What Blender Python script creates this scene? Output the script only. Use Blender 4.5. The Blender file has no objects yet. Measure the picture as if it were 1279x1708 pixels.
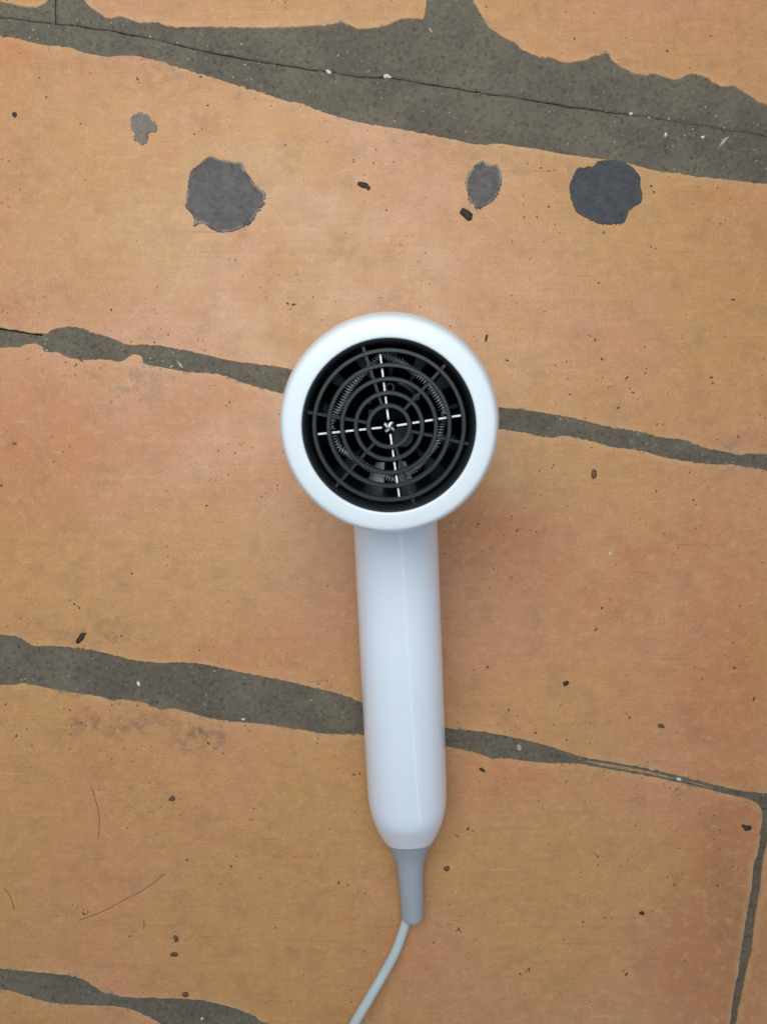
import bpy, bmesh, math, random
from mathutils import Vector, Matrix, noise

random.seed(7)
R = math.radians
scene = bpy.context.scene
C = scene.collection

# ------------------------------------------------------------------ camera, light, exposure
CAM_H = 0.38                       # phone held above the floor, looking straight down
FPX = 1283.0                       # focal length in photograph pixels (26 mm equivalent)
cam_d = bpy.data.cameras.new("camera")
cam_d.sensor_fit = 'VERTICAL'
cam_d.sensor_height = 24.0
cam_d.lens = FPX / 1708.0 * 24.0
cam_d.clip_start = 0.01
cam_d.clip_end = 50.0
cam = bpy.data.objects.new("camera", cam_d)
cam.location = (0, 0, CAM_H)
C.objects.link(cam)
scene.camera = cam

world = bpy.data.worlds.new("World")
scene.world = world
world.use_nodes = True
bg = world.node_tree.nodes["Background"]
bg.inputs[0].default_value = (0.61, 0.80, 1.0, 1)
bg.inputs[1].default_value = 0.40


def area(name, loc, target, sx, sy, power, color):
    l = bpy.data.lights.new(name, 'AREA')
    l.shape = 'RECTANGLE'
    l.size = sx
    l.size_y = sy
    l.energy = power
    l.color = color
    o = bpy.data.objects.new(name, l)
    o.location = loc
    d = Vector(target) - Vector(loc)
    o.rotation_euler = d.to_track_quat('-Z', 'Y').to_euler()
    C.objects.link(o)
    return o


area("window_light", (-0.11, 0.29, 0.72), (-0.13, 0.24, 0), 0.55, 0.55, 5.0, (0.88, 0.97, 1.0))
area("handle_streak_light", (0.44, -0.78, 0.93), (0.01, -0.08, 0.03), 0.045, 1.2, 0.55, (0.85, 0.93, 1.0))  # unseen strip lamp, added to lay a long highlight on the handle

scene.view_settings.view_transform = 'Standard'
scene.view_settings.look = 'None'
scene.view_settings.exposure = 0.0
scene.view_settings.gamma = 1.0


# ------------------------------------------------------------------ helpers
def fl(px, py, z=0.0):
    """a measured position on the photograph -> metres on the floor"""
    k = (CAM_H - z) / FPX
    return Vector(((px - 639.5) * k, (854.0 - py) * k, z))


PX = CAM_H / FPX                   # metres per pixel on the floor


def link(name, me, mat, parent=None, smooth=False):
    o = bpy.data.objects.new(name, me)
    C.objects.link(o)
    if mat:
        me.materials.append(mat)
    if parent:
        o.parent = parent
    if smooth:
        for p in me.polygons:
            p.use_smooth = True
    return o


def mesh_py(name, verts, faces):
    me = bpy.data.meshes.new(name)
    me.from_pydata([tuple(v) for v in verts], [], faces)
    me.update()
    return me


def fix_normals(me):
    bm = bmesh.new()
    bm.from_mesh(me)
    bmesh.ops.recalc_face_normals(bm, faces=bm.faces)
    bm.to_mesh(me)
    bm.free()


def tag(o, label, cat, group=None, kind=None):
    o["label"] = label
    if cat:
        o["category"] = cat
    if group:
        o["group"] = group
    if kind:
        o["kind"] = kind
    return o


# ------------------------------------------------------------------ material helpers
class NT:
    def __init__(self, name):
        self.m = bpy.data.materials.new(name)
        self.m.use_nodes = True
        self.t = self.m.node_tree
        self.b = self.t.nodes["Principled BSDF"]

    def n(self, typ, **kw):
        x = self.t.nodes.new(typ)
        for k, v in kw.items():
            setattr(x, k, v)
        return x

    def l(self, a, b):
        self.t.links.new(a, b)

    def pos(self):
        return self.n('ShaderNodeTexCoord').outputs['Object']

    def mapping(self, vec, scale=(1, 1, 1), rot=(0, 0, 0), loc=(0, 0, 0)):
        m = self.n('ShaderNodeMapping')
        m.inputs['Scale'].default_value = scale
        m.inputs['Rotation'].default_value = rot
        m.inputs['Location'].default_value = loc
        self.l(vec, m.inputs['Vector'])
        return m.outputs[0]

    def noise(self, vec, scale, detail=4, rough=0.55, dist=0.0):
        x = self.n('ShaderNodeTexNoise')
        x.inputs['Scale'].default_value = scale
        x.inputs['Detail'].default_value = detail
        x.inputs['Roughness'].default_value = rough
        x.inputs['Distortion'].default_value = dist
        self.l(vec, x.inputs['Vector'])
        return x

    def rng(self, val, a, b, c=0.0, d=1.0, smooth=True):
        x = self.n('ShaderNodeMapRange')
        if smooth:
            x.interpolation_type = 'SMOOTHSTEP'
        x.inputs['From Min'].default_value = a
        x.inputs['From Max'].default_value = b
        x.inputs['To Min'].default_value = c
        x.inputs['To Max'].default_value = d
        self.l(val, x.inputs['Value'])
        return x.outputs[0]

    def math(self, op, a, b):
        x = self.n('ShaderNodeMath', operation=op)
        for i, v in enumerate((a, b)):
            if isinstance(v, (int, float)):
                x.inputs[i].default_value = v
            else:
                self.l(v, x.inputs[i])
        return x.outputs[0]

    def mix(self, fac, a, b, mode='MIX'):
        x = self.n('ShaderNodeMix', data_type='RGBA', blend_type=mode)
        for i, v in ((0, fac), (6, a), (7, b)):
            if isinstance(v, (int, float)):
                x.inputs[i].default_value = v
            elif isinstance(v, tuple):
                x.inputs[i].default_value = (*v, 1)
            else:
                self.l(v, x.inputs[i])
        return x.outputs[2]

    def bump(self, h, dist, strength=1.0, prev=None):
        x = self.n('ShaderNodeBump')
        x.inputs['Distance'].default_value = dist
        x.inputs['Strength'].default_value = strength
        self.l(h, x.inputs['Height'])
        if prev:
            self.l(prev, x.inputs['Normal'])
        return x.outputs[0]


def blob(nt, vec, px, py, rx, ry, soft=0.6, ang=0.0):
    """mask of a patch of clay / stain with a shape of its own, on the tile"""
    c = fl(px, py)
    m = nt.n('ShaderNodeMapping', vector_type='TEXTURE')
    m.inputs['Location'].default_value = (c.x, c.y, 0)
    m.inputs['Rotation'].default_value = (0, 0, ang)
    m.inputs['Scale'].default_value = (rx * PX, ry * PX, 1)
    nt.l(vec, m.inputs['Vector'])
    ln = nt.n('ShaderNodeVectorMath', operation='LENGTH')
    nt.l(m.outputs[0], ln.inputs[0])
    return nt.rng(ln.outputs['Value'], 1.0, 1.0 - soft)


def tile_material():
    nt = NT("terracotta")
    p = nt.pos()
    # warp for the blobs
    wn = nt.noise(p, 38, 5, 0.62)
    sub = nt.n('ShaderNodeVectorMath', operation='SUBTRACT')
    nt.l(wn.outputs['Color'], sub.inputs[0])
    sub.inputs[1].default_value = (0.5, 0.5, 0.5)
    scl = nt.n('ShaderNodeVectorMath', operation='SCALE')
    nt.l(sub.outputs[0], scl.inputs[0])
    scl.inputs['Scale'].default_value = 0.055
    flat = nt.n('ShaderNodeVectorMath', operation='MULTIPLY')
    add = nt.n('ShaderNodeVectorMath', operation='ADD')
    nt.l(p, add.inputs[0])
    nt.l(scl.outputs[0], add.inputs[1])
    nt.l(add.outputs[0], flat.inputs[0])
    flat.inputs[1].default_value = (1, 1, 0)
    w = flat.outputs[0]
    TAN, PINK, RED, DEEP = (0.605, 0.280, 0.090), (0.63, 0.262, 0.116), (0.60, 0.172, 0.060), (0.47, 0.135, 0.042)
    col = nt.mix(nt.rng(nt.noise(p, 9, 3, 0.5).outputs[0], 0.38, 0.64), TAN, PINK)
    # orange fire-marks of the clay
    m = nt.rng(nt.noise(nt.mapping(p, (1, 1.8, 1), (0, 0, R(9))), 11, 5, 0.6, 0.4).outputs[0], 0.55, 0.75, 0, 0.40)
    col = nt.mix(m, col, RED)
    for (x, y, rx, ry, c, s) in (
            (60, 760, 190, 190, RED, 0.50), (230, 690, 190, 110, RED, 0.32), (845, 900, 130, 110, RED, 0.62),
            (400, 1090, 180, 50, RED, 0.35), (1215, 1130, 110, 260, RED, 0.50), (1215, 1400, 130, 150, DEEP, 0.55),
            (1190, 1600, 170, 220, DEEP, 0.60), (850, 1290, 110, 50, RED, 0.45), (20, 90, 70, 60, RED, 0.5),
            (990, 1010, 110, 90, RED, 0.22), (430, 620, 120, 50, RED, 0.20), (320, 900, 60, 120, RED, 0.18)):
        col = nt.mix(nt.math('MULTIPLY', blob(nt, w, x, y, rx, ry, 0.8), s), col, c)
    # brush-like streaks along the tile and a fine clay grain
    st = nt.noise(nt.mapping(p, (14, 120, 1), (0, 0, R(9))), 3.0, 4, 0.6)
    col = nt.mix(nt.rng(st.outputs[0], 0.35, 0.7, 0, 0.16), col, (0.36, 0.165, 0.06))
    gr = nt.noise(p, 900, 3, 0.6)
    col = nt.mix(nt.rng(gr.outputs[0], 0.45, 0.72, 0, 0.42), col, (0.30, 0.135, 0.055))
    cl = nt.noise(p, 75, 6, 0.65)
    col = nt.mix(nt.rng(cl.outputs[0], 0.46, 0.74, 0, 0.38), col, (0.33, 0.155, 0.065))
    pb = nt.noise(nt.mapping(p, loc=(5, 2, 1)), 210, 5, 0.7)
    col = nt.mix(nt.rng(pb.outputs[0], 0.48, 0.70, 0, 0.42), col, (0.70, 0.37, 0.15))
    # pin-holes: small dark pits, in drifts
    vo = nt.n('ShaderNodeTexVoronoi')
    vo.inputs['Scale'].default_value = 330
    nt.l(p, vo.inputs['Vector'])
    pit = nt.rng(vo.outputs['Distance'], 0.20, 0.08)
    sel = nt.rng(nt.noise(p, 22, 3, 0.6).outputs[0], 0.53, 0.61)
    sep = nt.n('ShaderNodeSeparateColor')
    nt.l(vo.outputs['Color'], sep.inputs[0])
    pit = nt.math('MULTIPLY', pit, nt.math('MULTIPLY', sel, nt.rng(sep.outputs[0], 0.62, 0.72)))
    col = nt.mix(nt.math('MULTIPLY', pit, 0.45), col, (0.17, 0.08, 0.04))
    # fine scuffs, mostly along the tile, pale and dark
    for rot, lo, c, k in ((14, (0, 0, 0), (0.72, 0.42, 0.20), 0.45), (-38, (3, 5, 0), (0.25, 0.12, 0.06), 0.40), (70, (7, 1, 0), (0.70, 0.40, 0.19), 0.30)):
        sc = nt.noise(nt.mapping(p, (10, 330, 1), (0, 0, R(rot)), lo), 1.6, 2, 0.5, 0.15)
        gate = nt.rng(nt.noise(nt.mapping(p, loc=(lo[1], lo[0], 6)), 26, 3, 0.6).outputs[0], 0.56, 0.66)
        col = nt.mix(nt.math('MULTIPLY', nt.math('MULTIPLY', nt.rng(sc.outputs[0], 0.64, 0.70), gate), k), col, c)
    # worn paler edge of each tile
    at = nt.n('ShaderNodeAttribute', attribute_name="edge")
    ed = nt.math('MULTIPLY', at.outputs['Fac'], nt.rng(nt.noise(p, 60, 4, 0.6).outputs[0], 0.3, 0.7, 0.1, 0.65))
    col = nt.mix(ed, col, (0.66, 0.38, 0.18))
    mm = nt.noise(nt.mapping(p, (1, 1.5, 1), (0, 0, R(9)), (2, 9, 4)), 48, 6, 0.72, 0.6)
    col = nt.mix(nt.rng(mm.outputs[0], 0.48, 0.30, 0, 0.34), col, (0.40, 0.18, 0.058))
    col = nt.mix(nt.rng(mm.outputs[0], 0.56, 0.72, 0, 0.30), col, (0.68, 0.35, 0.125))
    film = nt.math('MULTIPLY', nt.rng(at.outputs['Fac'], 0.15, 0.85), nt.rng(nt.noise(nt.mapping(p, loc=(8, 8, 2)), 130, 6, 0.75).outputs[0], 0.52, 0.66))
    col = nt.mix(nt.math('MULTIPLY', film, 0.75), col, (0.20, 0.145, 0.095))
    # grey cement dirt smeared on the tiles
    fine = nt.rng(nt.noise(p, 170, 5, 0.7).outputs[0], 0.40, 0.68)
    for (x, y, rx, ry, s) in ((195, 1195, 150, 40, 0.75), (335, 1220, 75, 40, 0.8), (220, 630, 120, 40, 0.5),
                              (240, 110, 200, 50, 0.35), (650, 1660, 120, 90, 0.0), (1240, 745, 120, 35, 0.35),
                              (740, 250, 180, 25, 0.35), (150, 1040, 150, 40, 0.35), (600, 1560, 40, 30, 0.3),
                              (45, 500, 160, 30, 0.35), (60, 270, 60, 60, 0.25), (1225, 1540, 35, 180, 0.35)):
        if s:
            k = nt.math('MULTIPLY', nt.math('MULTIPLY', blob(nt, w, x, y, rx, ry, 0.9), fine), s)
            col = nt.mix(k, col, (0.13, 0.09, 0.065))
    nt.l(col, nt.b.inputs['Base Color'])
    rg = nt.rng(nt.noise(p, 30, 5, 0.6).outputs[0], 0.3, 0.7, 0.36, 0.56)
    nt.l(rg, nt.b.inputs['Roughness'])
    nt.b.inputs['Specular IOR Level'].default_value = 0.6
    b1 = nt.bump(nt.noise(p, 24, 4, 0.5).outputs[0], 0.0012, 0.6)
    b2 = nt.bump(gr.outputs[0], 0.00022, 0.5, b1)
    b3 = nt.bump(pit, -0.0006, 0.8, b2)
    nt.l(b3, nt.b.inputs['Normal'])
    return nt.m


def grout_material():
    nt = NT("cement_grout")
    p = nt.pos()
    col = nt.mix(nt.rng(nt.noise(p, 30, 7, 0.72).outputs[0], 0.38, 0.62), (0.205, 0.162, 0.112), (0.158, 0.122, 0.088))
    col = nt.mix(nt.rng(nt.noise(p, 420, 4, 0.7).outputs[0], 0.46, 0.74, 0, 0.70), col, (0.062, 0.046, 0.033))
    col = nt.mix(nt.rng(nt.noise(nt.mapping(p, loc=(3, 1, 0)), 520, 3, 0.7).outputs[0], 0.55, 0.74, 0, 0.65), col, (0.29, 0.24, 0.18))
    col = nt.mix(nt.rng(nt.noise(nt.mapping(p, loc=(1, 7, 0)), 90, 4, 0.7).outputs[0], 0.58, 0.75, 0, 0.35), col, (0.20, 0.12, 0.08))
    nt.l(col, nt.b.inputs['Base Color'])
    nt.b.inputs['Roughness'].default_value = 0.85
    nt.b.inputs['Specular IOR Level'].default_value = 0.25
    b = nt.bump(nt.noise(p, 380, 7, 0.78).outputs[0], 0.0011, 0.9)
    nt.l(b, nt.b.inputs['Normal'])
    return nt.m


def patch_material(name, a, b_, rim):
    nt = NT(name)
    p = nt.pos()
    col = nt.mix(nt.rng(nt.noise(p, 190, 7, 0.75).outputs[0], 0.36, 0.62), a, b_)
    col = nt.mix(nt.rng(nt.noise(nt.mapping(p, loc=(4, 4, 4)), 330, 5, 0.7).outputs[0], 0.50, 0.70, 0, 0.7), col, tuple(0.45 * v for v in b_))
    col = nt.mix(nt.rng(nt.noise(p, 650, 3, 0.7).outputs[0], 0.62, 0.8, 0, 0.6), col, tuple(2.0 * v for v in a))
    at = nt.n('ShaderNodeAttribute', attribute_name="edge")
    k = nt.math('MULTIPLY', nt.rng(at.outputs['Fac'], 0.25, 0.9), nt.rng(nt.noise(p, 110, 3, 0.6).outputs[0], 0.42, 0.60))
    col = nt.mix(k, col, rim)
    col = nt.mix(nt.rng(at.outputs['Fac'], 0.86, 0.95, 0, 0.45), col, (0.07, 0.045, 0.03))
    nt.l(col, nt.b.inputs['Base Color'])
    nt.b.inputs['Roughness'].default_value = 0.6
    nt.l(nt.bump(nt.noise(p, 420, 6, 0.75).outputs[0], 0.0009, 0.9), nt.b.inputs['Normal'])
    return nt.m


def plastic(name, color, rough, coat=0.0, spec=0.5, grain=0.0):
    nt = NT(name)
    p = nt.pos()
    f = nt.rng(nt.noise(p, 45, 4, 0.6).outputs[0], 0.35, 0.7, 0, 0.10)
    nt.l(nt.mix(f, color, tuple(v * 0.86 for v in color)), nt.b.inputs['Base Color'])
    nt.l(nt.rng(nt.noise(p, 60, 4, 0.6).outputs[0], 0.3, 0.7, rough * 0.9, rough * 1.15), nt.b.inputs['Roughness'])
    nt.b.inputs['Coat Weight'].default_value = coat
    nt.b.inputs['Coat Roughness'].default_value = 0.08
    nt.b.inputs['Specular IOR Level'].default_value = spec
    if grain:
        nt.l(nt.bump(nt.noise(p, 1500, 2, 0.5).outputs[0], 0.0001, grain), nt.b.inputs['Normal'])
    return nt.m


def plain(name, color, rough=0.7, metal=0.0):
    nt = NT(name)
    f = nt.noise(nt.pos(), 600, 3, 0.6)
    nt.l(nt.mix(nt.rng(f.outputs[0], 0.35, 0.7), color, tuple(v * 0.6 for v in color)), nt.b.inputs['Base Color'])
    nt.b.inputs['Roughness'].default_value = rough
    nt.b.inputs['Metallic'].default_value = metal
    return nt.m


M_TILE = tile_material()
M_GROUT = grout_material()
M_BASE = plain("joint_dirt", (0.07, 0.053, 0.04), 0.95)
M_WHITE = plastic("white_plastic", (0.87, 0.865, 0.90), 0.27, 0.55)
M_RING = plastic("white_ring_plastic", (0.84, 0.84, 0.83), 0.32, 0.15)
M_GREY = plastic("grey_rubber", (0.40, 0.40, 0.41), 0.5, 0.0, 0.4, 0.3)
M_CORD = plastic("cord_sheath", (0.54, 0.56, 0.53), 0.45, 0.0, 0.4, 0.2)
M_BLACK = plastic("black_plastic", (0.018, 0.019, 0.022), 0.30, 0.0, 0.5)
M_GRILLE = plastic("grille_plastic", (0.020, 0.023, 0.024), 0.34, 0.0, 0.6)
M_INNER = plastic("inner_dark_plastic", (0.006, 0.006, 0.007), 0.6, 0.0, 0.1)
M_GLINT = plain("mica_glint", (0.92, 0.92, 0.90), 0.4)  # near-white, paints the glint on the plates' front edges
M_COIL = plain("coil_wire", (0.72, 0.71, 0.69), 0.35, 0.5)
M_SCREW = plain("screw_metal", (0.9, 0.9, 0.9), 0.25, 0.8)

# ------------------------------------------------------------------ the floor: bed, grout, tiles
base = mesh_py("floor", [(-1.2, -1.1, -0.02), (1.2, -1.1, -0.02), (1.2, 1.1, -0.02), (-1.2, 1.1, -0.02),
                         (-1.2, -1.1, -0.005), (1.2, -1.1, -0.005), (1.2, 1.1, -0.005), (-1.2, 1.1, -0.005)],
               [(3, 2, 1, 0), (4, 5, 6, 7), (0, 1, 5, 4), (1, 2, 6, 5), (2, 3, 7, 6), (3, 0, 4, 7)])
floor = link("floor", base, M_BASE)
tag(floor, "worn terracotta tile floor with wide grey cement joints", "floor", kind="structure")

XL, XR = -1500, 2900
SL = 0.165                          # the rows run down to the right


def resample(poly, step):
    out = []
    n = len(poly)
    for i in range(n):
        a, b = Vector(poly[i]), Vector(poly[(i + 1) % n])
        k = max(1, int((b - a).length / (step if (b - a).length < 400 else 40)))
        for j in range(k):
            out.append(a.lerp(b, j / k))
    return out


def make_slab(name, poly, mat, parent, ztop, zbot, jit, lip, wide, drop, step=3.5, lift=0.0, wob=0.0, chaikin=True):
    """a slab with a traced, ragged outline: skirt, broken lip, worn edge band, flat (or dished) top"""
    if chaikin:                     # round the traced corners off once
        q = [Vector(a) for a in poly]
        poly = []
        for i, a in enumerate(q):
            b = q[(i + 1) % len(q)]
            poly += [tuple(a.lerp(b, 0.25)), tuple(a.lerp(b, 0.75))] if (b - a).length < 160 else [tuple(a), tuple(b)]
    poly = [q for i, q in enumerate(poly) if (Vector(q) - Vector(poly[i - 1])).length > 0.3]
    pts = resample(poly, step)
    ar = sum(pts[i].x * pts[(i + 1) % len(pts)].y - pts[(i + 1) % len(pts)].x * pts[i].y for i in range(len(pts)))
    if ar > 0:                      # y runs down in the photograph: make it counter-clockwise on the floor
        pts.reverse()
    n = len(pts)
    nor = []
    for i in range(n):
        t = pts[(i + 3) % n] - pts[(i - 3) % n]
        t.normalize()
        nor.append(Vector((t.y, -t.x)))          # towards the inside
    # inside test for the sign
    test = pts[0] + nor[0] * 2
    jp = []
    for i, q in enumerate(pts):
        v = Vector((q.x * 0.11, q.y * 0.11, 3.1))
        g = 0.35 + 1.3 * max(0.0, noise.noise(v * 0.22 + Vector((4, 4, 4))) + 0.35)
        d = g * (noise.noise(v) * jit + noise.noise(v * 3.3) * jit * 0.7 + noise.noise(v * 7.0) * jit * 0.5 + random.uniform(-.3, .3) * jit)
        jp.append(q + nor[i] * d)
    V, F, E = [], [], []

    def ring(off, z, e, src):
        k = len(V)
        for i in range(n):
            c = src[i] + nor[i] * off
            p = fl(c.x, c.y)
            V.append((p.x, p.y, z + (wob * noise.noise(Vector((c.x * .05, c.y * .05, 9))) if wob else 0)))
            E.append(e)
        return k
    r0 = ring(0, zbot, 1, jp)
    r1 = ring(0, ztop - drop, 1, jp)
    r2 = ring(lip, ztop - drop * 0.12 + lift, 0.8, jp)
    r3 = ring(wide, ztop, 0, pts)
    for a, b in ((r0, r1), (r1, r2), (r2, r3)):
        for i in range(n):
            j = (i + 1) % n
            F.append((a + i, a + j, b + j, b + i))
    F.append(tuple(range(r3, r3 + n)))
    me = mesh_py(name, V, F)
    bm = bmesh.new()
    bm.from_mesh(me)
    top = bm.faces[:] and max(bm.faces, key=lambda f: len(f.verts))
    if top.normal.z < 0:
        bmesh.ops.reverse_faces(bm, faces=bm.faces)
    bmesh.ops.triangulate(bm, faces=[f for f in bm.faces if len(f.verts) > 4])
    bm.to_mesh(me)
    bm.free()
    at = me.attributes.new("edge", 'FLOAT', 'POINT')
    at.data.foreach_set("value", E)
    return link(name, me, mat, parent)


A0 = [(XL, -1500 * SL), (0, 3), (20, 6), (45, 12), (60, 12), (75, 6), (81, 0), (84, -60), (60, -440), (XL, -440 - 1560 * SL)]
A1 = [(138, -20), (140, 0), (148, 10), (165, 22), (180, 32), (200, 27), (215, 32), (235, 40), (260, 36), (275, 42), (300, 46),
      (360, 45), (450, 47), (550, 42), (556, 38), (572, 37), (590, 45), (598, 49), (640, 45), (660, 36), (672, 30), (700, 32),
      (708, 32), (710, 12), (712, 0), (716, -60), (700, -330), (110, -430)]
A2 = [(780, -40), (787, 0), (797, 15), (805, 30), (815, 46), (825, 52), (835, 60), (850, 68), (862, 74), (868, 82), (880, 87),
      (890, 92), (905, 97), (922, 96), (932, 103), (950, 105), (972, 101), (990, 95), (1005, 90), (1013, 88), (1018, 97),
      (1022, 103), (1040, 115), (1060, 123), (1075, 127), (1090, 123), (1105, 126), (1120, 133), (1132, 133), (1145, 125),
      (1160, 123), (1175, 128), (1190, 138), (1205, 145), (1222, 142), (1235, 150), (1250, 160), (1265, 170), (1279, 176),
      (1420, 190), (XR, 176 + 1620 * SL), (XR, -300 + 2100 * SL), (760, -310)]
UP1 = [(0, 58), (30, 63), (60, 72), (90, 76), (120, 78), (135, 86), (165, 92), (185, 94), (205, 91), (230, 92), (250, 98),
       (270, 102), (300, 112), (330, 121), (360, 130), (390, 140), (430, 151), (460, 162), (475, 168), (500, 170), (530, 183),
       (560, 193), (600, 203), (640, 210), (690, 218), (720, 225), (760, 232), (785, 239), (800, 241), (830, 238), (860, 243),
       (900, 248), (930, 255), (960, 259), (1000, 264), (1035, 268), (1060, 275), (1090, 283), (1110, 287), (1130, 287),
       (1160, 294), (1200, 297), (1240, 302), (1279, 306)]
LO1 = [(0, 547), (40, 553), (79, 559), (84, 551), (95, 548), (105, 547), (116, 545), (139, 548), (150, 555), (188, 565),
       (203, 572), (210, 576), (263, 576), (296, 583), (330, 589), (356, 596), (394, 604), (435, 609), (480, 615), (560, 634),
       (700, 660), (831, 680), (870, 684), (913, 690), (963, 699), (1014, 713), (1061, 719), (1104, 731), (1139, 733),
       (1170, 746), (1217, 756), (1232, 761), (1248, 756), (1279, 760)]
UP2 = [(0, 579), (34, 579), (41, 574), (56, 572), (69, 576), (77, 587), (98, 587), (113, 596), (146, 601), (158, 598),
       (184, 600), (203, 604), (214, 594), (225, 589), (238, 594), (240, 606), (259, 610), (285, 615), (311, 620), (349, 622),
       (364, 623), (386, 630), (405, 638), (443, 649), (469, 655), (600, 685), (700, 700), (831, 715), (877, 721), (909, 730),
       (928, 729), (936, 725), (955, 729), (998, 738), (1018, 746), (1069, 750), (1104, 762), (1147, 770), (1186, 774),
       (1225, 775), (1248, 779), (1279, 785)]
LO2 = [(0, 1059), (30, 1062), (42, 1070), (55, 1079), (90, 1078), (125, 1081), (165, 1087), (200, 1097), (240, 1105),
       (270, 1107), (315, 1105), (360, 1112), (400, 1122), (450, 1131), (500, 1142), (550, 1154), (580, 1162), (607, 1175),
       (680, 1200), (742, 1216), (790, 1219), (840, 1227), (880, 1236), (915, 1245), (940, 1254), (968, 1263), (985, 1266),
       (1025, 1273), (1070, 1281), (1122, 1292), (1175, 1306), (1212, 1315), (1246, 1322), (1279, 1325)]
UP3 = [(0, 1143), (25, 1143), (35, 1139), (60, 1143), (90, 1150), (130, 1156), (170, 1162), (185, 1169), (205, 1167),
       (235, 1170), (255, 1180), (272, 1185), (285, 1181), (320, 1190), (360, 1201), (400, 1205), (450, 1209), (500, 1217),
       (540, 1225), (607, 1225), (680, 1235), (742, 1245), (780, 1252), (812, 1262), (822, 1267), (830, 1264), (870, 1269),
       (920, 1274), (960, 1273), (980, 1277), (1040, 1287), (1100, 1298), (1137, 1307), (1175, 1315), (1212, 1325),
       (1250, 1333), (1266, 1342), (1272, 1355), (1271, 1373), (1266, 1411), (1262, 1433), (1257, 1437), (1255, 1475),
       (1249, 1505), (1242, 1550), (1236, 1587), (1231, 1625), (1223, 1662), (1218, 1708), (1200, 1815)]
LO3 = [(0, 1616), (50, 1622), (100, 1626), (135, 1632), (155, 1645), (170, 1656), (185, 1659), (210, 1665), (260, 1666),
       (320, 1667), (360, 1674), (400, 1685), (425, 1697), (440, 1707), (520, 1738), (700, 1770), (1200, 1850)]
UP4 = [(0, 1650), (30, 1657), (70, 1671), (110, 1677), (165, 1678), (200, 1680), (225, 1687), (250, 1698), (265, 1708),
       (330, 1740), (420, 1768), (700, 1810), (1200, 1890)]


def ext(edge):
    """carry a joint on beyond what was measured, along the rows"""
    (x0, y0), (x1, y1) = edge[0], edge[-1]
    return [(XL, y0 + (XL - x0) * SL)] + edge + [(XR, y1 + (XR - x1) * SL)]


T_A0 = make_slab("tile", A0, M_TILE, floor, 0.0, -0.004, 1.5, 1.1, 12, 0.0005)
T_A1 = make_slab("tile", A1, M_TILE, floor, 0.0, -0.004, 1.5, 1.1, 12, 0.0005)
T_A2 = make_slab("tile", A2, M_TILE, floor, 0.0, -0.004, 1.9, 1.1, 12, 0.0005)
T_1 = make_slab("tile", ext(UP1) + ext(LO1)[::-1], M_TILE, floor, 0.0, -0.004, 1.5, 1.1, 12, 0.0005)
T_2 = make_slab("tile", ext(UP2) + ext(LO2)[::-1], M_TILE, floor, 0.0, -0.004, 1.5, 1.1, 12, 0.0005)
T_3 = make_slab("tile", [(XL, 1143 + XL * SL)] + UP3 + LO3[::-1] + [(XL, 1616 + XL * SL)], M_TILE, floor, 0.0, -0.004, 1.3, 1.1, 12, 0.0005)
R3B = [(1292, 1350), (1279, 1410), (1272, 1437), (1268, 1480), (1262, 1512), (1257, 1550), (1253, 1587), (1244, 1625), (1236, 1662), (1227, 1708),
       (1212, 1815), (1212, 1850), (XR, 1850 + 1690 * SL), (XR, 1345 + 1610 * SL)]
T_3B = make_slab("tile", R3B, M_TILE, floor, 0.0, -0.004, 1.3, 1.1, 12, 0.0005)
T_4 = make_slab("tile", ext(UP4) + [(XR, 2330 + 1700 * SL), (XL, 2130 + XL * SL)], M_TILE, floor, 0.0, -0.004, 1.3, 1.1, 12, 0.0005)
for (dy0, dy1) in ((2180, 2700), (2740, 3250)):
    make_slab("tile", [(XL, dy0 + XL * SL), (XR, dy0 + XR * SL), (XR, dy1 + XR * SL), (XL, dy1 + XL * SL)], M_TILE, floor,
              0.0, -0.004, 1.3, 1.1, 12, 0.0005)
for (dy0, dy1) in ((-500, -1000), (-1040, -1560)):
    make_slab("tile", [(XL, dy0 + XL * SL), (XR, dy0 + XR * SL), (XR, dy1 + XR * SL), (XL, dy1 + XL * SL)], M_TILE, floor,
              0.0, -0.004, 1.3, 1.1, 12, 0.0005)


def interp(poly, x):
    if x <= poly[0][0]:
        return poly[0][1]
    for (a, b), (c, d) in zip(poly, poly[1:]):
        if a <= x <= c:
            return b + (d - b) * (x - a) / max(1e-6, c - a)
    return poly[-1][1]


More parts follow.
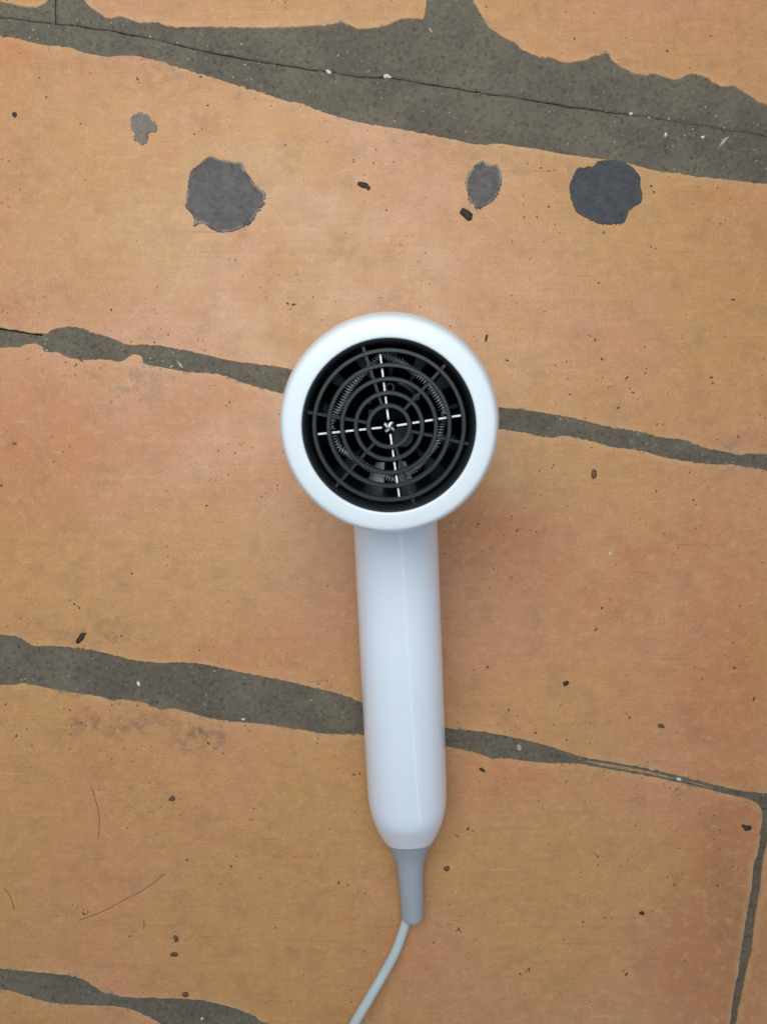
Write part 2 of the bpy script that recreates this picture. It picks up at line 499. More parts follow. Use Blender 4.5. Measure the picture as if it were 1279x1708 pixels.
def make_grout(x0, x1, top, bot, rows, z=-0.00045, amp=0.00022, step=6.0, seed=0):
    """strip of cement, its surface uneven, between an upper and a lower line"""
    V, F = [], []
    xs = []
    x = x0
    while x < x1:
        xs.append(x)
        x += step if -60 < x < 1340 else 40
    xs.append(x1)
    for x in xs:
        a, b = top(x), bot(x)
        for j in range(rows + 1):
            y = a + (b - a) * j / rows
            p = fl(x, y)
            q = Vector((x * 0.02, y * 0.02, seed))
            zz = z + amp * (noise.noise(q) + 0.6 * noise.noise(q * 3.7) + 0.35 * noise.noise(q * 9.0))
            V.append((p.x, p.y, zz))
    w = rows + 1
    for i in range(len(xs) - 1):
        for j in range(rows):
            F.append((i * w + j, i * w + j + 1, (i + 1) * w + j + 1, (i + 1) * w + j))
    # skirt all round so the strip is a body, not a sheet
    per = [i * w for i in range(len(xs))] + [(len(xs) - 1) * w + j for j in range(1, w)] + \
          [i * w + rows for i in range(len(xs) - 2, -1, -1)] + [j for j in range(rows - 1, 0, -1)]
    k = len(V)
    for i in per:
        V.append((V[i][0], V[i][1], -0.0046))
    for i in range(len(per)):
        j = (i + 1) % len(per)
        F.append((per[i], per[j], k + j, k + i))
    me = mesh_py("grout", V, F)
    bm = bmesh.new()
    bm.from_mesh(me)
    bm.faces.ensure_lookup_table()
    if bm.faces[0].normal.z < 0:
        bmesh.ops.reverse_faces(bm, faces=bm.faces)
    bm.to_mesh(me)
    bm.free()
    o = link("grout", me, M_GROUT, floor)
    for p in me.polygons:
        p.use_smooth = p.normal.z > 0.5
    return o


CR = [(XL, 27 + XL * SL), (0, 29), (45, 33), (92, 40), (130, 42), (190, 52), (260, 65), (330, 83), (400, 97), (470, 108), (540, 118),
      (600, 128), (650, 129), (700, 138), (760, 147), (820, 157), (870, 164), (940, 176), (1000, 184), (1060, 192), (1100, 198), (1150, 206),
      (1279, 226), (XR, 226 + 1620 * SL)]


def crack(x):
    return interp(CR, x) + 1.8 * noise.noise(Vector((x * 0.03, 5, 1))) + 0.9 * noise.noise(Vector((x * 0.13, 2, 1)))


def half(x):                       # half width of the crack; it closes towards the right end
    w = max(0.0, 0.5 + 1.2 * noise.noise(Vector((x * 0.017, 8, 4))) + 0.6 * noise.noise(Vector((x * 0.11, 3, 4))))
    if x < 80:
        w = 0.4
    return w * max(0.0, min(1.0, (1130 - x) / 160.0)) + (0.0 if x > 1130 else 0.12)


make_grout(XL, 92.0, lambda x: -460 + x * SL * (x < 0), lambda x: crack(x) - half(x), 60, seed=1)
make_grout(93.6, XR, lambda x: -470, lambda x: crack(x) - half(x), 90, seed=2)
make_grout(XL, XR, lambda x: crack(x) + half(x), lambda x: interp(ext(UP1), x) + 12, 20, z=-0.00055, seed=3)
# the second joint has an open dark line along its upper left edge
make_grout(XL, XR, lambda x: interp(ext(LO1), x) + (2.6 if x < 76 else -12), lambda x: interp(ext(UP2), x) + 14, 14, z=-0.0006, seed=4)
make_grout(XL, XR, lambda x: interp(ext(LO2), x) - 12, lambda x: (interp(ext(UP3[:36]), x)) + 12, 18, z=-0.0006, seed=5)
make_grout(XL, XR, lambda x: interp(ext(LO3), x) - 12, lambda x: interp(ext(UP4), x) + 12, 16, z=-0.0006, seed=6)


# the upright joint at the right end of the fourth row
def side_grout():
    V, F = [], []
    ys = list(range(1300, 1880, 6))
    for y in ys:
        t = (y - 1340) / 370.0
        xm = 1280 - 58 * max(-0.2, t)
        for j in range(7):
            x = xm - 24 + 48 * j / 6
            q = Vector((x * .05, y * .05, 11))
            p = fl(x, y)
            V.append((p.x, p.y, -0.0014 + 0.0005 * (noise.noise(q) + 0.6 * noise.noise(q * 4))))
    for i in range(len(ys) - 1):
        for j in range(6):
            F.append((i * 7 + j, (i + 1) * 7 + j, (i + 1) * 7 + j + 1, i * 7 + j + 1))
    o = link("grout", mesh_py("grout", V, F), M_GROUT, floor, True)
    md = o.modifiers.new("body", 'SOLIDIFY')
    md.thickness = 0.002
    md.offset = -1
    return o


side_grout()
for (yc) in (-480, -1020, 2160, 2720):
    make_grout(XL, XR, lambda x: yc - 45 + x * SL, lambda x: yc + 45 + x * SL, 4, z=-0.0007, step=40, seed=20 + yc)

M_SM = patch_material("mortar_tan", (0.46, 0.27, 0.13), (0.36, 0.20, 0.10), (0.40, 0.27, 0.16))
for pl in ([(972, 1268), (1000, 1272), (1040, 1278), (1080, 1286), (1120, 1296), (1128, 1301), (1100, 1296), (1060, 1288), (1020, 1281), (985, 1274)],
           [(1140, 1300), (1165, 1307), (1190, 1314), (1180, 1314), (1155, 1308)]):
    o = make_slab("mortar_smear", pl, M_SM, floor, -0.0001, -0.002, 0.8, 0.5, 1.2, 0.0003, step=3.0, wob=0.0001)
    o["label"] = "tan cement smear lying in the narrow joint"

# mortar spots filling chips in the second row
M_P1 = patch_material("mortar_grey", (0.170, 0.135, 0.115), (0.118, 0.093, 0.080), (0.42, 0.33, 0.26))
M_P3 = patch_material("mortar_blue_grey", (0.086, 0.078, 0.076), (0.060, 0.056, 0.056), (0.10, 0.09, 0.09))
M_P4 = patch_material("mortar_pale", (0.27, 0.205, 0.160), (0.21, 0.155, 0.12), (0.32, 0.25, 0.20))


def zp(pts, ox, oy, s):
    return [(ox + x / s, oy + y / s) for x, y in pts]


P1 = zp([(360, 180), (430, 140), (490, 165), (560, 190), (770, 215), (820, 240), (850, 330), (910, 400), (960, 470), (1040, 545), (1100, 600),
         (1085, 680), (1050, 760), (980, 850), (920, 940), (800, 1000), (700, 1045), (600, 1055), (480, 1030), (400, 980), (320, 930), (250, 980),
         (225, 985), (255, 920), (215, 830), (150, 770), (130, 750), (155, 640), (165, 520), (185, 380), (210, 310), (290, 260)], 290, 240, 7.106)
P2 = zp([(235, 95), (260, 125), (320, 120), (340, 170), (345, 210), (330, 290), (290, 345), (240, 375), (200, 385), (160, 360), (135, 300),
         (125, 220), (150, 165), (185, 125), (215, 105)], 740, 240, 3.553)
P3 = zp([(780, 150), (820, 140), (890, 130), (900, 105), (970, 95), (1030, 95), (1100, 120), (1165, 190), (1160, 250), (1180, 320), (1165, 350),
         (1100, 390), (1085, 420), (1080, 470), (1000, 480), (920, 475), (860, 450), (790, 415), (765, 370), (745, 300), (740, 230), (765, 190)],
        740, 240, 3.553)
P4 = zp([(435, 395), (450, 378), (475, 375), (495, 385), (505, 405), (525, 410), (523, 435), (500, 450), (497, 475), (480, 488), (460, 480),
         (440, 460), (450, 440), (437, 420)], 0, 0, 2.0)
for poly, m, lab, lift in ((P1, M_P1, "large round grey mortar spot with pale rim", 0.0005), (P2, M_P1, "oval grey mortar spot with pale rim", 0.0005),
                           (P3, M_P3, "dark blue grey mortar spot touching the joint", 0.0002), (P4, M_P4, "small pale grey mortar spot", 0.0001)):
    o = make_slab("mortar_patch", poly, m, T_1, 0.00035, -0.001, 2.6, 2.2, 7.0, 0.0003, step=1.8, lift=lift, wob=0.00025)
    o["label"] = lab

# ------------------------------------------------------------------ the hair dryer
TH = R(12.0)                        # it leans on the rim of its foot, the handle lying down to the floor
YAW = R(2.67)
J = Vector((0.0030, 0.0415, 0.0561))      # where the handle's axis meets the barrel's axis
HJ = 0.0515                        # that point's height along the barrel
LEN = 0.1098                       # foot to front rim
ROT = Matrix.Rotation(YAW, 4, 'Z') @ Matrix.Rotation(TH, 4, 'X') @ Matrix.Rotation(R(-1.7), 4, 'Y')
AX = (ROT @ Vector((0, 0, 1))).normalized()
HD = (ROT @ Vector((0, -1, 0))).normalized()
W = Matrix.Translation(J - AX * HJ) @ ROT
WI = W.inverted()
dryer = bpy.data.objects.new("hair_dryer", None)
dryer.empty_display_size = 0.02
C.objects.link(dryer)
dryer.matrix_world = W
tag(dryer, "white hair dryer stood on its back, black grille up, handle slanting down to the cord", "hair dryer")


def lathe(name, prof, mat, parent, seg=96, center=(0, 0, 0), axis='Z', closed=False, auto=40):
    """prof: list of (radius, height)"""
    V, F = [], []
    m = len(prof)
    for i in range(seg):
        a = 2 * math.pi * i / seg
        for r, h in prof:
            if axis == 'Z':
                V.append((center[0] + r * math.cos(a), center[1] + r * math.sin(a), center[2] + h))
            else:                   # along -Y
                V.append((center[0] + r * math.cos(a), center[1] - h, center[2] + r * math.sin(a)))
    for i in range(seg):
        j = (i + 1) % seg
        for k in range(m if closed else m - 1):
            l = (k + 1) % m
            F.append((i * m + k, j * m + k, j * m + l, i * m + l))
    me = mesh_py(name, V, F)
    bm = bmesh.new()
    bm.from_mesh(me)
    bmesh.ops.remove_doubles(bm, verts=bm.verts, dist=1e-6)
    bmesh.ops.recalc_face_normals(bm, faces=bm.faces)
    bm.to_mesh(me)
    bm.free()
    o = link(name, me, mat, parent)
    for p in me.polygons:
        p.use_smooth = True
    me.set_sharp_from_angle(angle=R(auto))
    return o


def smooth_prof(ctrl, n=8):
    """Catmull-Rom through the control points"""
    out = []
    P = [ctrl[0]] + ctrl + [ctrl[-1]]
    for i in range(1, len(P) - 2):
        p0, p1, p2, p3 = P[i - 1:i + 3]
        for k in range(n):
            t = k / n
            out.append(tuple(0.5 * ((2 * b) + (c - a) * t + (2 * a - 5 * b + 4 * c - d) * t * t + (3 * b - a - 3 * c + d) * t ** 3)
                             for a, b, c, d in zip(p0, p1, p2, p3)))
    out.append(ctrl[-1])
    return out


def tube(name, path, r, mat, parent, seg=12, caps=True, rad=None):
    V, F = [], []
    n = len(path)
    up = Vector((0.13, 0.21, 0.97))
    for i, p in enumerate(path):
        t = (path[min(i + 1, n - 1)] - path[max(i - 1, 0)]).normalized()
        s = t.cross(up).normalized()
        u = s.cross(t)
        rr = rad[i] if rad else r
        for k in range(seg):
            a = 2 * math.pi * k / seg
            V.append(p + (s * math.cos(a) + u * math.sin(a)) * rr)
    for i in range(n - 1):
        for k in range(seg):
            l = (k + 1) % seg
            F.append((i * seg + k, i * seg + l, (i + 1) * seg + l, (i + 1) * seg + k))
    if caps:
        F.append(tuple(range(seg - 1, -1, -1)))
        F.append(tuple((n - 1) * seg + k for k in range(seg)))
    me = mesh_py(name, V, F)
    fix_normals(me)
    return link(name, me, mat, parent, True)


def box_mesh(name, c, ux, uy, uz, hx, hy, hz, bev=0.0):
    bm = bmesh.new()
    vs = bmesh.ops.create_cube(bm, size=2.0)['verts']
    for v in vs:
        v.co = Vector(c) + ux * (v.co.x * hx) + uy * (v.co.y * hy) + uz * (v.co.z * hz)
    if bev:
        bmesh.ops.bevel(bm, geom=bm.edges[:], offset=bev, segments=2, affect='EDGES')
    bmesh.ops.recalc_face_normals(bm, faces=bm.faces)
    me = bpy.data.meshes.new(name)
    bm.to_mesh(me)
    bm.free()
    return me


# barrel: rounded foot, straight wall, up to the seam under the front ring
barrel = lathe("barrel", [(0.0, 0.0), (0.026, 0.0)] + smooth_prof([(0.0300, 0.0006), (0.0335, 0.0030), (0.0352, 0.0070), (0.0360, 0.015), (0.0363, 0.05),
                                                                  (0.0366, LEN - 0.0245)]) + [(0.0362, LEN - 0.0238), (0.0330, LEN - 0.0238)], M_WHITE, dryer)
lathe("intake_ring", [(0.0150, -0.0006), (0.0245, -0.0006), (0.0245, 0.0012), (0.0150, 0.0012)], M_GREY, dryer, 64, closed=True)
# front ring: flat bright face rolling over to the shoulder
RIN = 0.0303
ring = lathe("front_ring", smooth_prof([(0.0364, LEN - 0.0230), (0.0388, LEN - 0.0190), (0.0395, LEN - 0.0130), (0.0391, LEN - 0.0080), (0.0383, LEN - 0.0040),
                                        (0.0375, LEN - 0.0019), (0.0364, LEN - 0.0007), (0.0345, LEN - 0.0002), (0.0322, LEN), (0.0309, LEN)], 6)
             + [(RIN + 0.0002, LEN - 0.0002), (RIN, LEN - 0.0006), (RIN, LEN - 0.004), (0.0335, LEN - 0.006), (0.0335, LEN - 0.023)], M_RING, dryer, 128, closed=True)
# black liner of the outlet
lathe("outlet_liner", smooth_prof([(RIN - 0.00015, LEN - 0.0007), (0.0294, LEN - 0.0016), (0.0288, LEN - 0.004), (0.0282, LEN - 0.010), (0.0276, LEN - 0.030), (0.0272, LEN - 0.045)], 5)
      + [(0.0, LEN - 0.0455)], M_BLACK, dryer, 96)

PXR = 0.00021044                   # metres per pixel at the grille
GZ = LEN - 0.0042
grille = bpy.data.objects.new("grille", None)
grille.parent = dryer
C.objects.link(grille)
for rp in (125, 101, 78.5, 55.5, 34.5):
    r = rp * PXR
    t = 0.00076
    lathe("grille_ring", [(r - t, -0.0016), (r + t, -0.0016), (r + t, 0.0008), (r + t * 0.6, 0.0011), (r - t * 0.6, 0.0011), (r - t, 0.0008)], M_GRILLE, grille, 96,
          center=(0, 0, GZ), closed=True)
for a in (105.5, 45.0, -15.0, -74.5, -134.0, 167.5):
    d = Vector((math.cos(R(a)), math.sin(R(a)), 0))
    s = Vector((-d.y, d.x, 0))
    r0, r1 = 34.5 * PXR, 137 * PXR
    me = box_mesh("rib", d * (r0 + r1) / 2 + Vector((0, 0, GZ - 0.0006)), d, s, Vector((0, 0, 1)), (r1 - r0) / 2, 0.00052, 0.00115, 0.0002)
    link("rib", me, M_BLACK, grille)
# mica cross behind the grille with glints painted along its front edges, coil wound round it
PC = Vector((0.5 * PXR, -1 * PXR, 0))
PZ = LEN - 0.0050
for (ex, ey) in ((-10.5, 130), (12.5, -128), (126, 14.5), (-127, -7.5)):
    e = Vector((ex, ey, 0)) * PXR
    d = e.normalized()
    s = Vector((-d.y, d.x, 0))
    me = box_mesh("mica_plate", PC + d * (e.length / 2) + Vector((0, 0, PZ - 0.014)), d, s, Vector((0, 0, 1)), e.length / 2, 0.00033, 0.014)
    plate = link("mica_plate", me, M_INNER, dryer)
    # edge glint put into the colour: near-white pieces between the grille rings
    bm = bmesh.new()
    rr = [8, 34.5, 55.5, 78.5, 101, 125, 134]
    for q0, q1 in zip(rr, rr[1:]):
        u0, u1 = (q0 + 4.6) * PXR, min((q1 - 4.6) * PXR, e.length)
        if u1 - u0 < 0.0004:
            continue
        piece = box_mesh("piece", PC + d * (u0 + u1) / 2 + Vector((0, 0, PZ + 0.00022)), d, s, Vector((0, 0, 1)), (u1 - u0) / 2, 0.00034, 0.0002)
        bm.from_mesh(piece)
        bpy.data.meshes.remove(piece)
    me = bpy.data.meshes.new("edge_glint")
    bm.to_mesh(me)
    bm.free()
    link("edge_glint", me, M_GLINT, plate)
# twisted bright clip at the crossing
bm = bmesh.new()
for k in range(4):
    a = k * math.pi / 2 + 0.9
    r = 0.0022
    v = [bm.verts.new((PC.x + math.cos(a + q) * rr, PC.y + math.sin(a + q) * rr, PZ + h)) for q, rr, h in
         ((-0.75, 0.0011, 0.0001), (-0.16, r, 0.0009), (0.22, r * 0.92, 0.0012), (0.75, 0.0011, 0.0016), (0, 0.0, 0.0022), (0, 0, -0.0006))]
    bm.faces.new((v[0], v[1], v[4])); bm.faces.new((v[1], v[2], v[4])); bm.faces.new((v[2], v[3], v[4]))
    bm.faces.new((v[1], v[0], v[5])); bm.faces.new((v[2], v[1], v[5])); bm.faces.new((v[3], v[2], v[5]))
me = bpy.data.meshes.new("centre_clip")
bmesh.ops.remove_doubles(bm, verts=bm.verts, dist=1e-5)
bmesh.ops.recalc_face_normals(bm, faces=bm.faces)
bm.to_mesh(me)
bm.free()
link("centre_clip", me, M_SCREW, dryer)

CZ = LEN - 0.0135
cp = [(-8, 112), (-60, 62), (-97, 4), (-84, -36), (-40, -70), (4, -94), (40, -76), (76, -36), (92, 14), (66, 62), (24, 98)]
k_c = 1.06
ctr = [Vector((x * PXR * k_c, y * PXR * k_c, CZ)) for x, y in cp]
dense = []
for i in range(len(ctr)):
    a, b = ctr[i], ctr[(i + 1) % len(ctr)]
    n = max(2, int((b - a).length / 0.0001))
    for k in range(n):
        dense.append(a.lerp(b, k / n))
coil = []
ph = 0.0
for i, p in enumerate(dense):
    t = (dense[(i + 3) % len(dense)] - dense[i - 3]).normalized()
    s = Vector((0, 0, 1)).cross(t)
    ph += 2 * math.pi * 0.0001 / 0.00105
    coil.append(p + s * math.cos(ph) * 0.00125 + Vector((0, 0, 1)) * math.sin(ph) * 0.00125)
tube("heating_coil", coil, 0.00021, M_COIL, dryer, 5, False)

# motor hub and the vanes deep inside
lathe("motor_hub", [(0.0, 0.006), (0.0055, 0.0058), (0.0072, 0.0045), (0.0076, 0.0), (0.0076, -0.012)], M_INNER, dryer, 40, center=(0, 0, LEN - 0.030))
for k in range(13):
    a = 2 * math.pi * k / 13 + 0.3
    d = Vector((math.cos(a), math.sin(a), 0))
    s = (Vector((-d.y, d.x, 0)) + Vector((0, 0, 1.1))).normalized()
    me = box_mesh("stator_vane", d * 0.0172 + Vector((0, 0, LEN - 0.039)), d, s, d.cross(s), 0.0098, 0.0050, 0.0004)
    link("stator_vane", me, M_INNER, dryer)
# small fittings of the heater: rivets, thermostat, fuse tube
for (x, y, r) in ((22, -20, 0.0016), (30, -22, 0.0012), (4, 62, 0.0018), (48, 44, 0.0014), (-30, 20, 0.0012), (-34, 40, 0.0010)):
    lathe("rivet", [(r * 0.45, 0.0), (r * 0.6, 0.0005), (r * 0.95, 0.0005), (r, 0.0), (r, -0.003)], M_GRILLE, dryer, 20, center=(x * PXR, y * PXR, LEN - 0.0135))
tube("thermal_fuse", [Vector((x * PXR, y * PXR, LEN - 0.013)) for x, y in ((16, 70), (26, 66), (38, 58), (46, 50))], 0.0010, M_GRILLE, dryer, 10)
lathe("thermostat", [(0.0, 0.001), (0.0038, 0.001), (0.0042, 0.0006), (0.0042, -0.003)], M_GRILLE, dryer, 28, center=(22 * PXR, -24 * PXR, LEN - 0.016))


# handle along the dryer's -Y; lengths measured back from the photograph
def s_of(py):
    k = (854.0 - py) / FPX
    return (k * (CAM_H - J.z) - J.y) / (HD.y + k * HD.z)


def r_of(py, wpx):
    return wpx / 2.0 * (CAM_H - (J + HD * s_of(py)).z) / FPX


hw = [(1000, 138), (1150, 136), (1285, 132.5), (1310, 131.5), (1335, 128.8), (1357, 120.5), (1376, 108.5), (1391, 95), (1401, 83), (1407, 75)]
prof = [(r_of(900, 138), 0.018)] + [(r_of(y, w), s_of(y)) for y, w in hw]
prof = smooth_prof(prof, 8)
prof.append((0.006, prof[-1][1] + 0.0004))
handle = lathe("handle", prof, M_WHITE, dryer, 96, center=(0, 0, HJ), axis='Y')
s0, s1, s2 = s_of(1335), s_of(1407), s_of(1500)


def slant(o, up):
    for v in o.data.vertices:
        q = -v.co.y
        t = max(0.0, min(1.0, (q - s0) / (s1 - s0))) if up else max(0.0, min(1.0, (s2 - q) / (s2 - s1)))
        v.co.y += 0.44 * t * t * (3 - 2 * t) * (v.co.z - HJ)


slant(handle, True)
rw = [(1407, 74.4), (1414, 66), (1423, 57), (1436, 48), (1454, 43.5), (1480, 41), (1505, 38.5), (1522, 37), (1529, 35), (1533, 29)]
rp = smooth_prof([(r_of(y, w), s_of(y)) for y, w in rw], 5)
rp.append((0.0014, s_of(1533.6)))
relief = lathe("strain_relief", [(0.004, s_of(1406.8))] + rp, M_GREY, dryer, 56, center=(0, 0, HJ), axis='Y')

slant(relief, False)

# cord
tip = J + HD * s_of(1533.6)
cpx = [(683, 1519, tip.z), (678, 1534, tip.z - 0.0004), (671, 1556, tip.z), (659, 1588, 0.0062), (641, 1622, 0.0072), (620, 1658, 0.0100), (594, 1702, 0.0120),
       (566, 1756, 0.0110), (540, 1830, 0.0060), (525, 1920, 0.0030), (540, 2040, 0.0027), (620, 2180, 0.0027), (760, 2320, 0.0027), (960, 2450, 0.0027),
       (1200, 2560, 0.0027)]
wp = [fl(x, y, z) for x, y, z in cpx]
path = [Vector(q) for q in smooth_prof([tuple(p) for p in wp], 14)]
tube("cord", [WI @ p for p in path], 0.0023, M_CORD, dryer, 16)
bpy.context.view_layer.update()
for o in (barrel, handle, relief):
    print("OK min z mm", o.name, round(min((W @ v.co).z for v in o.data.vertices) * 1000, 2))

# ------------------------------------------------------------------ crumbs, hairs and specks lying about
M_DARK = plain("dark_crumb", (0.055, 0.032, 0.02), 0.8)
M_BROWN = plain("brown_crumb", (0.17, 0.085, 0.042), 0.8)
M_PALE = plain("pale_crumb", (0.80, 0.76, 0.70), 0.6)
M_STRAW = plain("straw_crumb", (0.48, 0.40, 0.28), 0.7)
M_HAIR = plain("hair", (0.20, 0.075, 0.035), 0.5)


def crumb_geo(bm, px, py, lx, ly, ang, z, hgt, seed, sub=2):
    r = bmesh.ops.create_icosphere(bm, subdivisions=sub, radius=1.0)
    c = fl(px, py)
    ca, sa = math.cos(R(ang)), math.sin(R(ang))
    for v in r['verts']:
        k = 1 + 0.55 * noise.noise(v.co * 1.4 + Vector((seed * 7.3, seed, 0)))
        x, y, zz = v.co.x * k * lx * PX / 2, v.co.y * k * ly * PX / 2, v.co.z * k
        v.co = Vector((c.x + x * ca - y * sa, c.y + x * sa + y * ca, z + max(-0.2, zz) * hgt))


def crumb(name, px, py, lx, ly, ang, mat, label, group=None, z=0.0, hgt=0.0006, extra=()):
    bm = bmesh.new()
    crumb_geo(bm, px, py, lx, ly, ang, z, hgt, px * 0.37 + py)
    for (dx, dy, ax, ay, aa) in extra:
        crumb_geo(bm, px + dx, py + dy, ax, ay, aa, z, hgt * 0.8, px + dx)
    me = bpy.data.meshes.new(name)
    bm.to_mesh(me)
    bm.free()
    o = link(name, me, mat, None, True)
    return tag(o, label, "crumb", group)


GZ0 = -0.0005
crumb("dirt_crumb", 606, 309, 20, 10, -20, M_DARK, "dark hooked crumb between the large round and oval mortar spots", extra=((8, 4, 8, 10, 60), (-5, -2, 8, 8, 0)))
crumb("dirt_crumb", 778, 357, 24, 14, -42, M_DARK, "thick dark brown crumb just below the oval mortar spot", hgt=0.0012)
crumb("dirt_crumb", 135, 1064, 22, 10, 50, M_DARK, "dark smudged crumb above the left end of the third joint")
crumb("dirt_crumb", 943, 1140, 11, 9, 30, M_DARK, "small black crumb right of the handle, above the narrow joint")
crumb("dirt_crumb", 1246, 1381, 16, 9, 5, M_DARK, "dark crumb near the rounded tile corner at lower right", extra=((-7, -3, 7, 6, 0),))
crumb("dirt_crumb", 804, 1284, 13, 5, -35, M_DARK, "thin dark sliver beside the lower handle under the joint")
crumb("dirt_crumb", 1102, 1211, 14, 7, -20, M_BROWN, "brown flake above the narrow right-hand joint")
crumb("dirt_crumb", 811, 563, 13, 4, 78, M_DARK, "thin upright dark sliver just right of the white front ring")
crumb("dirt_crumb", 990, 791, 10, 17, 0, M_BROWN, "brownish upright flake below the right-hand second joint", hgt=0.0003)
crumb("dirt_crumb", 745, 1448, 9, 9, 0, M_BROWN, "round brown crumb beside the grey strain relief")
crumb("dirt_crumb", 25, 191, 8, 10, 0, M_DARK, "small dark crumb at the left edge below the top joint")
crumb("dirt_crumb", 294, 1566, 8, 12, 20, M_BROWN, "upper of two brown crumbs at lower left", "brown crumb pair")
crumb("dirt_crumb", 291, 1592, 13, 8, -10, M_BROWN, "lower of two brown crumbs at lower left", "brown crumb pair")
crumb("dirt_crumb", 287, 1332, 11, 8, 20, M_BROWN, "brown crumb high on the lower left tile")
crumb("dirt_crumb", 309, 1659, 12, 9, 0, M_BROWN, "brown crumb at the edge of the lowest joint")
crumb("dirt_crumb", 1070, 1523, 8, 7, 0, M_DARK, "small dark crumb low on the lower right tile")
crumb("pale_crumb", 548, 119, 10, 6, -30, M_PALE, "white crumb in the crack of the top joint, nearer the left", z=GZ0, hgt=0.0007)
crumb("pale_crumb", 644, 127, 11, 7, 10, M_PALE, "bright white crumb in the crack above the dryer", z=GZ0, hgt=0.0009, extra=((6, 1, 6, 5, 0),))
crumb("pale_crumb", 1207, 236, 22, 7, 48, M_STRAW, "long straw coloured grain on the top joint at right", z=GZ0, hgt=0.0008)
crumb("pale_crumb", 718, 50, 10, 4, -55, M_STRAW, "pale sliver on the cement near the top edge", z=GZ0)
crumb("pale_crumb", 1052, 189, 6, 5, 0, M_PALE, "tiny white crumb at the right end of the crack", z=GZ0)
crumb("pale_crumb", 1110, 224, 5, 8, 0, M_PALE, "tiny white upright crumb on the top joint", z=GZ0)
crumb("pale_crumb", 1172, 228, 6, 5, 0, M_PALE, "tiny white crumb left of the straw coloured grain", z=GZ0)
crumb("pale_crumb", 231, 1141, 6, 9, 20, M_PALE, "white crumb on the third joint at left", z=GZ0)
crumb("pale_crumb", 406, 1200, 7, 5, 0, M_PALE, "white crumb at the lower edge of the third joint", z=GZ0)
crumb("pale_crumb", 866, 1248, 9, 11, 20, M_STRAW, "greyish pale crumb on the joint right of the handle", z=GZ0)
crumb("pale_crumb", 1018, 924, 7, 6, 0, M_PALE, "white dot on bare tile right of the handle")
crumb("pale_crumb", 1132, 1300, 10, 5, -15, M_PALE, "shiny white crumb in the narrow right-hand joint", z=GZ0)
crumb("pale_crumb", 300, 608, 16, 5, -50, M_STRAW, "curled pale flake on the second joint left of the dryer", z=GZ0, extra=((-14, 3, 8, 4, 30),))
crumb("pale_crumb", 337, 1700, 5, 5, 0, M_PALE, "white speck on the lowest joint", z=GZ0)


def hair(pts, label):
    w = [fl(x, y, 0.0002) for x, y in pts]
    p = [Vector(q) for q in smooth_prof([tuple(v) for v in w], 8)]
    o = tube("hair", p, 0.00011, M_HAIR, None, 6)
    return tag(o, label, "hair")


hair([(132, 1535), (165, 1523), (200, 1505), (240, 1484), (260, 1470), (275, 1457)], "long reddish hair lying on the lower left tile")
hair([(152, 1312), (160, 1335), (166, 1365), (164, 1398)], "fine upright hair above the long reddish hair")
hair([(6, 1481), (16, 1492), (22, 1508), (24, 1518)], "short curved hair at the left edge")
hair([(239, 1535), (241, 1542), (239, 1550)], "tiny hair below the long reddish hair")

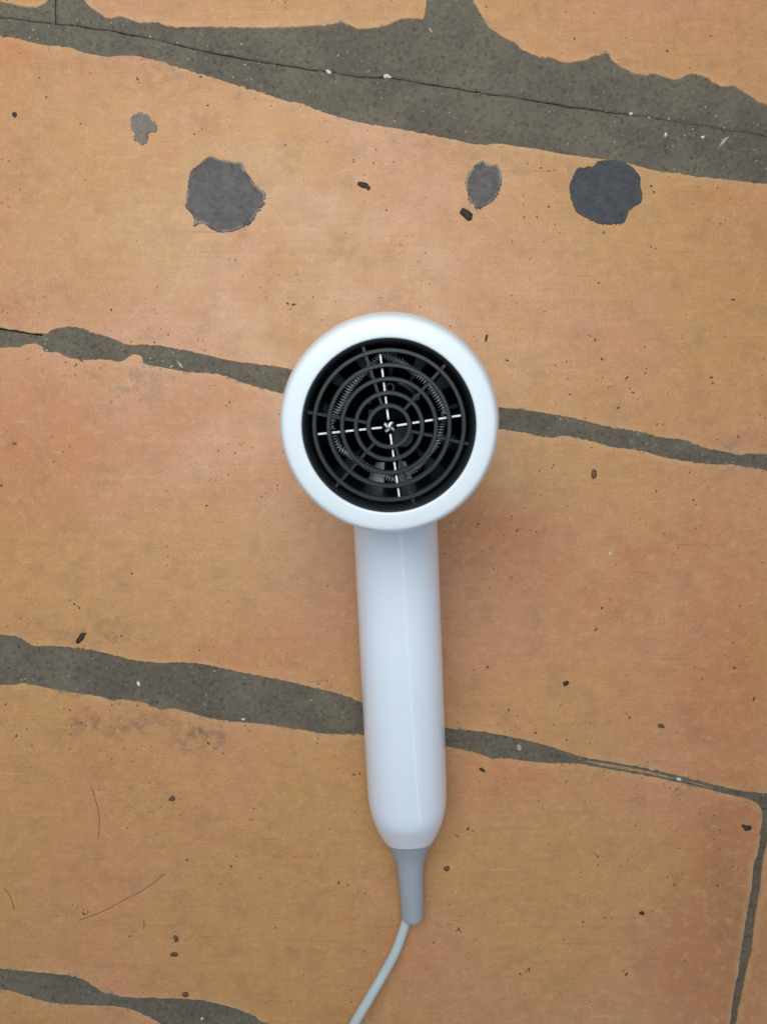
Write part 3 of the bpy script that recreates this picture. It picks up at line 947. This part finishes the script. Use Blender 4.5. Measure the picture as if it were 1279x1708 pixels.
# scattered specks of dirt: too many and too small to count
bm = bmesh.new()
known = [(66, 130), (78, 162), (135, 206), (230, 132), (335, 128), (347, 176), (476, 242), (480, 506), (490, 508), (186, 517), (258, 571), (845, 601), (950, 658),
         (1003, 599), (1014, 646), (1075, 622), (998, 472), (1185, 630), (1269, 626), (1266, 691), (1230, 728), (1188, 639), (1095, 708), (982, 559), (992, 567), (1156, 834),
         (1094, 819), (923, 776), (862, 885), (797, 874), (1003, 1014), (993, 1050), (813, 1113), (848, 1185), (1233, 1011), (1224, 1114), (1256, 1166), (892, 1222),
         (1049, 1197), (130, 588), (137, 602), (128, 608), (383, 671), (345, 844), (220, 957), (25, 740), (3, 810), (124, 1008), (133, 1014), (203, 1061), (144, 1210), (28, 1228),
         (10, 1175), (348, 1240), (118, 1185), (590, 1292), (368, 1475), (386, 1445), (312, 1434), (130, 1515), (140, 1518), (140, 1524), (219, 1561), (418, 1368), (565, 1472),
         (580, 1477), (765, 1550), (723, 1572), (968, 1455), (996, 1428), (1034, 1445), (1124, 1475), (1196, 1478), (1009, 1531), (972, 1538), (867, 1624), (882, 1617), (1044, 1625),
         (780, 1382), (788, 1386), (763, 1395), (908, 520), (902, 280), (915, 285), (1085, 310), (1090, 320), (915, 345), (895, 362), (1085, 412), (1006, 388), (958, 65), (1185, 60), (1112, 85),
         (590, 270), (623, 272), (1055, 655), (1045, 630), (1030, 680), (810, 655), (1222, 500), (600, 1290), (640, 1160)]
rs = random.Random(3)
for x, y in known:
    s = rs.uniform(2.6, 6.0)
    crumb_geo(bm, x, y, s * rs.uniform(0.9, 1.6), s * 0.75, rs.uniform(0, 180), 0.0, 0.00022, x + y, 1)
    if rs.random() < 0.35:
        crumb_geo(bm, x + rs.uniform(-10, 10), y + rs.uniform(-8, 8), 3, 2.5, rs.uniform(0, 180), 0.0, 0.0002, x, 1)
for k in range(560):
    # drifts: more dust along the joints
    x = rs.uniform(-60, 1340)
    if rs.random() < 0.5:
        j = rs.choice((UP1, LO1, UP2, LO2, UP3[:36]))
        y = interp(j, x) + rs.choice((-1, 1)) * abs(rs.gauss(0, 28))
    else:
        y = rs.uniform(-20, 1730)
    s = min(5.0, rs.uniform(1.2, 2.4) + abs(rs.gauss(0, 0.6)))
    crumb_geo(bm, x, y, s * rs.uniform(0.8, 1.5), s * 0.8, rs.uniform(0, 180), 0.0, 0.00016, k, 1)
me = bpy.data.meshes.new("dirt_specks")
bm.to_mesh(me)
bm.free()
o = link("dirt_specks", me, M_BROWN)
tag(o, "fine dark specks of dirt strewn over the tiles", "dirt", kind="stuff")

bm = bmesh.new()
for k in range(240):
    x = rs.uniform(-40, 1320)
    j = rs.random()
    if j < 0.7:
        a, b = (interp(CR, x) - 40, interp(UP1, x) - 4)
        if x > 750 and rs.random() < 0.5:
            x = rs.uniform(930, 1260)
            a, b = interp(CR, x) - 20, interp(CR, x) + 55
    elif j < 0.85:
        a, b = interp(LO2, x), interp(UP3[:36], x)
    else:
        a, b = interp(LO1, x), interp(UP2, x)
    y = rs.uniform(a, b)
    s = rs.uniform(1.4, 3.6)
    crumb_geo(bm, x, y, s * rs.uniform(0.9, 1.5), s, rs.uniform(0, 180), GZ0, 0.0003, k + 50, 1)
me = bpy.data.meshes.new("sand_grains")
bm.to_mesh(me)
bm.free()
o = link("sand_grains", me, M_STRAW)
tag(o, "pale sand grains scattered on the cement joints", "sand", kind="stuff")
